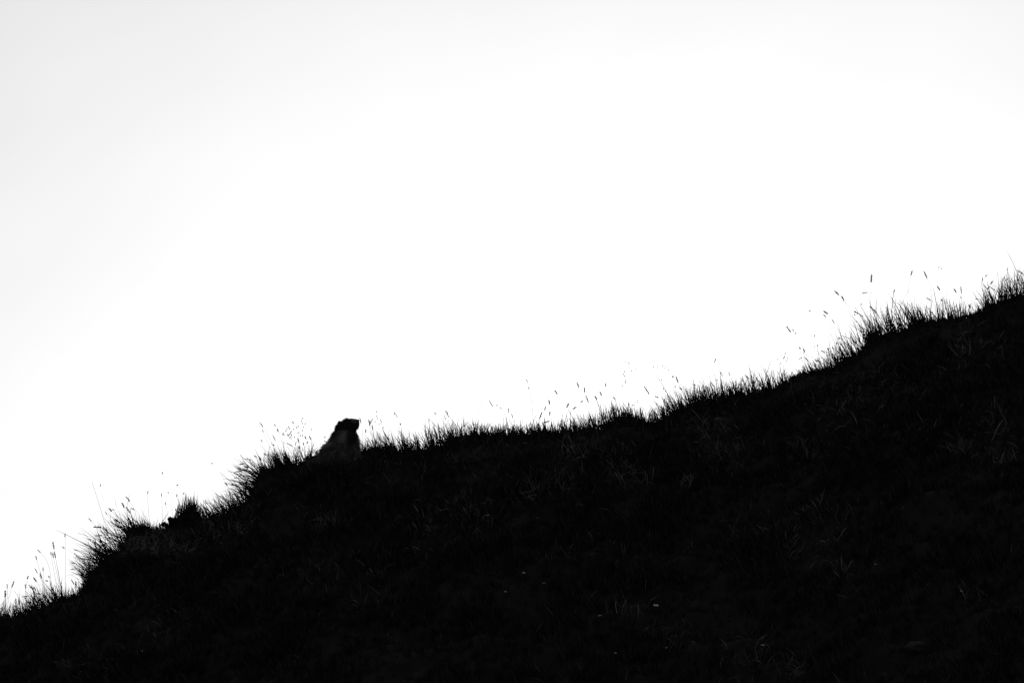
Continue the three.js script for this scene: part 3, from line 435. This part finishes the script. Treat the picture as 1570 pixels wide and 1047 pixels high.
// ---------------------------------------------------------------- the marmot
{
  const bx = 523, by = 708; let z = 0.0, o;
  for (z = -0.05; z < 0.5; z += 0.002) { o = at(bx, by, z); if (hill(o.x, z) < o.y) break; }
  o.y = hill(o.x, z);
  const U = 1 / 350, P = (a, b, d) => V((a - bx) * U, (by - b) * U, d * U);
  // [joint a, radius a, joint b, radius b, flattening across]
  const bones = [
    [P(511, 699, -4), 19, P(523, 694, -2), 23], [P(523, 693, -2), 23, P(526, 672, 2), 15.5], [P(530, 686, 2), 16, P(530, 669, 3), 14],
    [P(526, 672, 2), 14.5, P(525.5, 660, 4), 10.5], [P(525, 657, 4), 9.3, P(532, 652.8, 5), 8.2], [P(529, 657, 5), 9.6, P(535, 655.5, 6), 8.4], [P(532, 653, 5), 8.2, P(541, 651.5, 7), 6.6], [P(541, 650.6, 7), 6.5, P(545, 649.4, 7.6), 4.9], [P(536, 658, 6), 7, P(544, 655, 7), 5], [P(533, 651.5, 5), 7.6, P(538.5, 649.2, 6), 5.8], [P(534, 664, 4), 10, P(533, 680, 3), 14],
    ...[-1, 1].flatMap(s => [[P(538, 684, s * 10), 8, P(543, 698, s * 10), 5.6], [P(543, 698, s * 10), 5.4, P(547, 706, s * 10.5), 4], [P(547, 706, s * 10.5), 3.8, P(553, 707.5, s * 11), 2.8],
      [P(511, 699, s * 13), 11, P(521, 703, s * 17), 7.5], [P(520, 702, s * 19), 5.5, P(528, 707, s * 20), 3.6]]),
    [P(500, 703, -14), 7, P(490, 706, -22), 5.5], [P(490, 706, -22), 5.5, P(478, 707, -27), 4]
  ].map(b => [b[0], b[1] * U, b[2], b[3] * U]);
  const tmp = V(0, 0, 0), ab = V(0, 0, 0);
  function field(p) {
    let acc = 0; const K = 150;                    // smooth minimum of tapered capsules
    for (const [a, ra, b, rb] of bones) { ab.copy(b).sub(a); tmp.copy(p).sub(a); const t = clamp(tmp.dot(ab) / ab.lengthSq(), 0, 1); const d = tmp.addScaledVector(ab, -t).length() - lerp(ra, rb, t); acc += Math.exp(-K * 2.2 * d); }
    return -Math.log(acc) / (K * 2.2);
  }
  const N = 104, half = 0.125, ctr = P(515, 676, 0), mc = new MarchingCubes(N, M(0.1), false, false, 120000); mc.isolation = 0;
  const ps = V(0, 0, 0);
  for (let k = 0; k < N; k++) for (let j = 0; j < N; j++) for (let i = 0; i < N; i++) { ps.set((i - N / 2) / (N / 2) * half + ctr.x, (j - N / 2) / (N / 2) * half + ctr.y, (k - N / 2) / (N / 2) * half + ctr.z); mc.field[i + j * N + k * N * N] = -field(ps); }
  mc.update();
  const n = mc.count, pos = new Float32Array(n * 3), nor = new Float32Array(n * 3), col = new Float32Array(n * 3);
  function tone(p) {                               // dark crown and face, pale muzzle, grizzled body, rim light painted along back edge
    const a = p.x / U + bx, b = by - p.y / U, nz = noise3(p.x * 45, p.y * 45, p.z * 45), n2 = noise3(p.x * 140, p.y * 140, p.z * 140);
    let t = 0.2 * (1 + 0.6 * nz + 0.4 * n2);
    t = lerp(t, 0.5 * (1 + 0.35 * n2), 0.85 * smooth(11, 3, Math.hypot(a - 527, (b - 672) * 0.8)) + 0.8 * smooth(11, 3, Math.hypot((a - 502) * 0.8, b - 680)));
    const head = smooth(668, 659, b + 5 * nz + 2 * n2); t = lerp(t, 0.05 * (1 + 0.3 * n2), head);
    const muz = smooth(6.5, 3, Math.hypot(a - 542.5, b - 646)) ; t = lerp(t, 0.2, muz * 0.8);
    const throat = smooth(9, 3, Math.hypot((a - 538) * 0.9, (b - 672) * 0.4)); t = lerp(t, 0.04, throat * 0.8);
    const neck = smooth(9, 3, Math.hypot(a - 514, (b - 668) * 0.9)); t = lerp(t, 0.05, neck * 0.6);
    return Math.max(0.02, t);
  }
  for (let i = 0; i < n; i++) { for (let c = 0; c < 3; c++) pos[i * 3 + c] = mc.positionArray[i * 3 + c] * half + [ctr.x, ctr.y, ctr.z][c]; const e = 0.0008, p = V(pos[i * 3], pos[i * 3 + 1], pos[i * 3 + 2]); const f0 = field(p), gx = field(ps.copy(p).setX(p.x + e)) - f0, gy = field(ps.copy(p).setY(p.y + e)) - f0, gz = field(ps.copy(p).setZ(p.z + e)) - f0, l = Math.hypot(gx, gy, gz) || 1; nor.set([gx / l, gy / l, gz / l], i * 3); const t = tone(p); col.set([t, t, t], i * 3); }
  const bg = new THREE.BufferGeometry(); bg.setAttribute('position', new THREE.BufferAttribute(pos, 3)); bg.setAttribute('normal', new THREE.BufferAttribute(nor, 3)); bg.setAttribute('color', new THREE.BufferAttribute(col, 3));
  const g = base('marmot', o); tag(g, 'alert marmot sitting on the crest, head raised facing right', 'marmot');
  mesh('body', bg, MV(), g);
  // fur
  const tri = n / 3, areas = new Float32Array(tri); let tot = 0; const A = V(0, 0, 0), B = V(0, 0, 0), C = V(0, 0, 0);
  for (let i = 0; i < tri; i++) { A.fromArray(pos, i * 9); B.fromArray(pos, i * 9 + 3); C.fromArray(pos, i * 9 + 6); tot += B.clone().sub(A).cross(C.clone().sub(A)).length(); areas[i] = tot; }
  const fb = new Builder();
  for (let s = 0; s < 22000; s++) {
    const w = R() * tot; let lo = 0, hi = tri - 1; while (lo < hi) { const m = lo + hi >> 1; if (areas[m] < w) lo = m + 1; else hi = m; }
    let u = R(), v = R(); if (u + v > 1) { u = 1 - u; v = 1 - v; }
    A.fromArray(pos, lo * 9); B.fromArray(pos, lo * 9 + 3); C.fromArray(pos, lo * 9 + 6); const p = A.clone().addScaledVector(B.clone().sub(A), u).addScaledVector(C.clone().sub(A), v), nn = V(nor[lo * 9], nor[lo * 9 + 1], nor[lo * 9 + 2]);
    const b = by - p.y / U, a = p.x / U + bx, head = smooth(668, 658, b), face = head * smooth(533, 540, a);
    const L = lerp(lerp(0.022, 0.010, head), 0.0045, face) * rr(0.5, 1.3), flow = lerp(0, 1, 1) && V(lerp(-0.25, -0.75, head), lerp(-0.9, -0.35, head), 0.15 * gauss());
    flow.addScaledVector(nn, -flow.dot(nn)).normalize();
    const dir = nn.clone().multiplyScalar(0.8).addScaledVector(flow, 0.85).add(V(0.22 * gauss(), 0.22 * gauss(), 0.22 * gauss())).normalize();
    const mid = p.clone().addScaledVector(dir, L * 0.55).addScaledVector(nn, L * 0.06), end = p.clone().addScaledVector(dir, L).addScaledVector(flow, L * 0.12);
    fb.ribbon([p.addScaledVector(nn, -0.0005), mid, end], [0.0009, 0.0007, 0], V(rr(-1, 1), rr(-1, 1), rr(-1, 1)).normalize(), tone(p) * rr(0.4, 1.8));
  }
  for (let s = 0; s < 1500; s++) {                  // coarse guard hairs in ragged locks
    const i = Math.floor(R() * n), p = V(pos[i * 3], pos[i * 3 + 1], pos[i * 3 + 2]), nn = V(nor[i * 3], nor[i * 3 + 1], nor[i * 3 + 2]), b = by - p.y / U; if (b < 656) continue;
    const lock = noise3(p.x * 110, p.y * 110, p.z * 110), d = nn.clone().multiplyScalar(0.8 + 0.4 * lock).add(V(-0.25 + 0.35 * gauss(), -0.45 + 0.35 * gauss(), 0.3 * gauss())).normalize(), L = rr(0.012, 0.026);
    fb.ribbon([p.clone().addScaledVector(nn, -0.001), p.clone().addScaledVector(d, L * 0.6), p.clone().addScaledVector(d, L).add(V(0, -L * 0.18, 0))], [0.0014, 0.0011, 0], V(rr(-1, 1), rr(-1, 1), rr(-1, 1)).normalize(), tone(p) * rr(0.5, 1.6));
  }
  for (const s of [-1, 1]) for (let k = 0; k < 5; k++) { const q = P(544, 651 + k * 0.7, 7.6 + s * 5); fb.ribbon([q, q.clone().add(V(-0.002 + 0.004 * k, -0.004, s * 0.014)), q.clone().add(V(0.002 + 0.007 * k - 0.01, -0.012, s * 0.028))], [0.0005, 0.0004, 0], V(0, 1, 0), 0.05); }
  const fur = mesh('fur', fb.geo(), MV(), g); fur.userData.kind = 'stuff';
  for (const s of [-1, 1]) {
    const e = new THREE.SphereGeometry(3.6 * U, 14, 10); e.scale(0.8, 1, 0.5); e.rotateZ(0.5); e.translate(...P(520.5, 650.5, 4 + s * 8.2).toArray()); mesh('ear', e, M(0.05), g);
    const y = new THREE.SphereGeometry(1.7 * U, 14, 10); y.translate(...P(534.5, 648.8, 5.6 + s * 7.2).toArray()); mesh('eye', y, M(0.01, { roughness: 0.15, specularIntensity: 0.6 }), g);
  }
  const no = new THREE.SphereGeometry(2.6 * U, 14, 10); no.scale(0.8, 0.9, 1.2); no.translate(...P(548.3, 646.2, 8).toArray()); mesh('nose', no, M(0.02, { roughness: 0.5 }), g);
}

renderer.render(scene, camera);
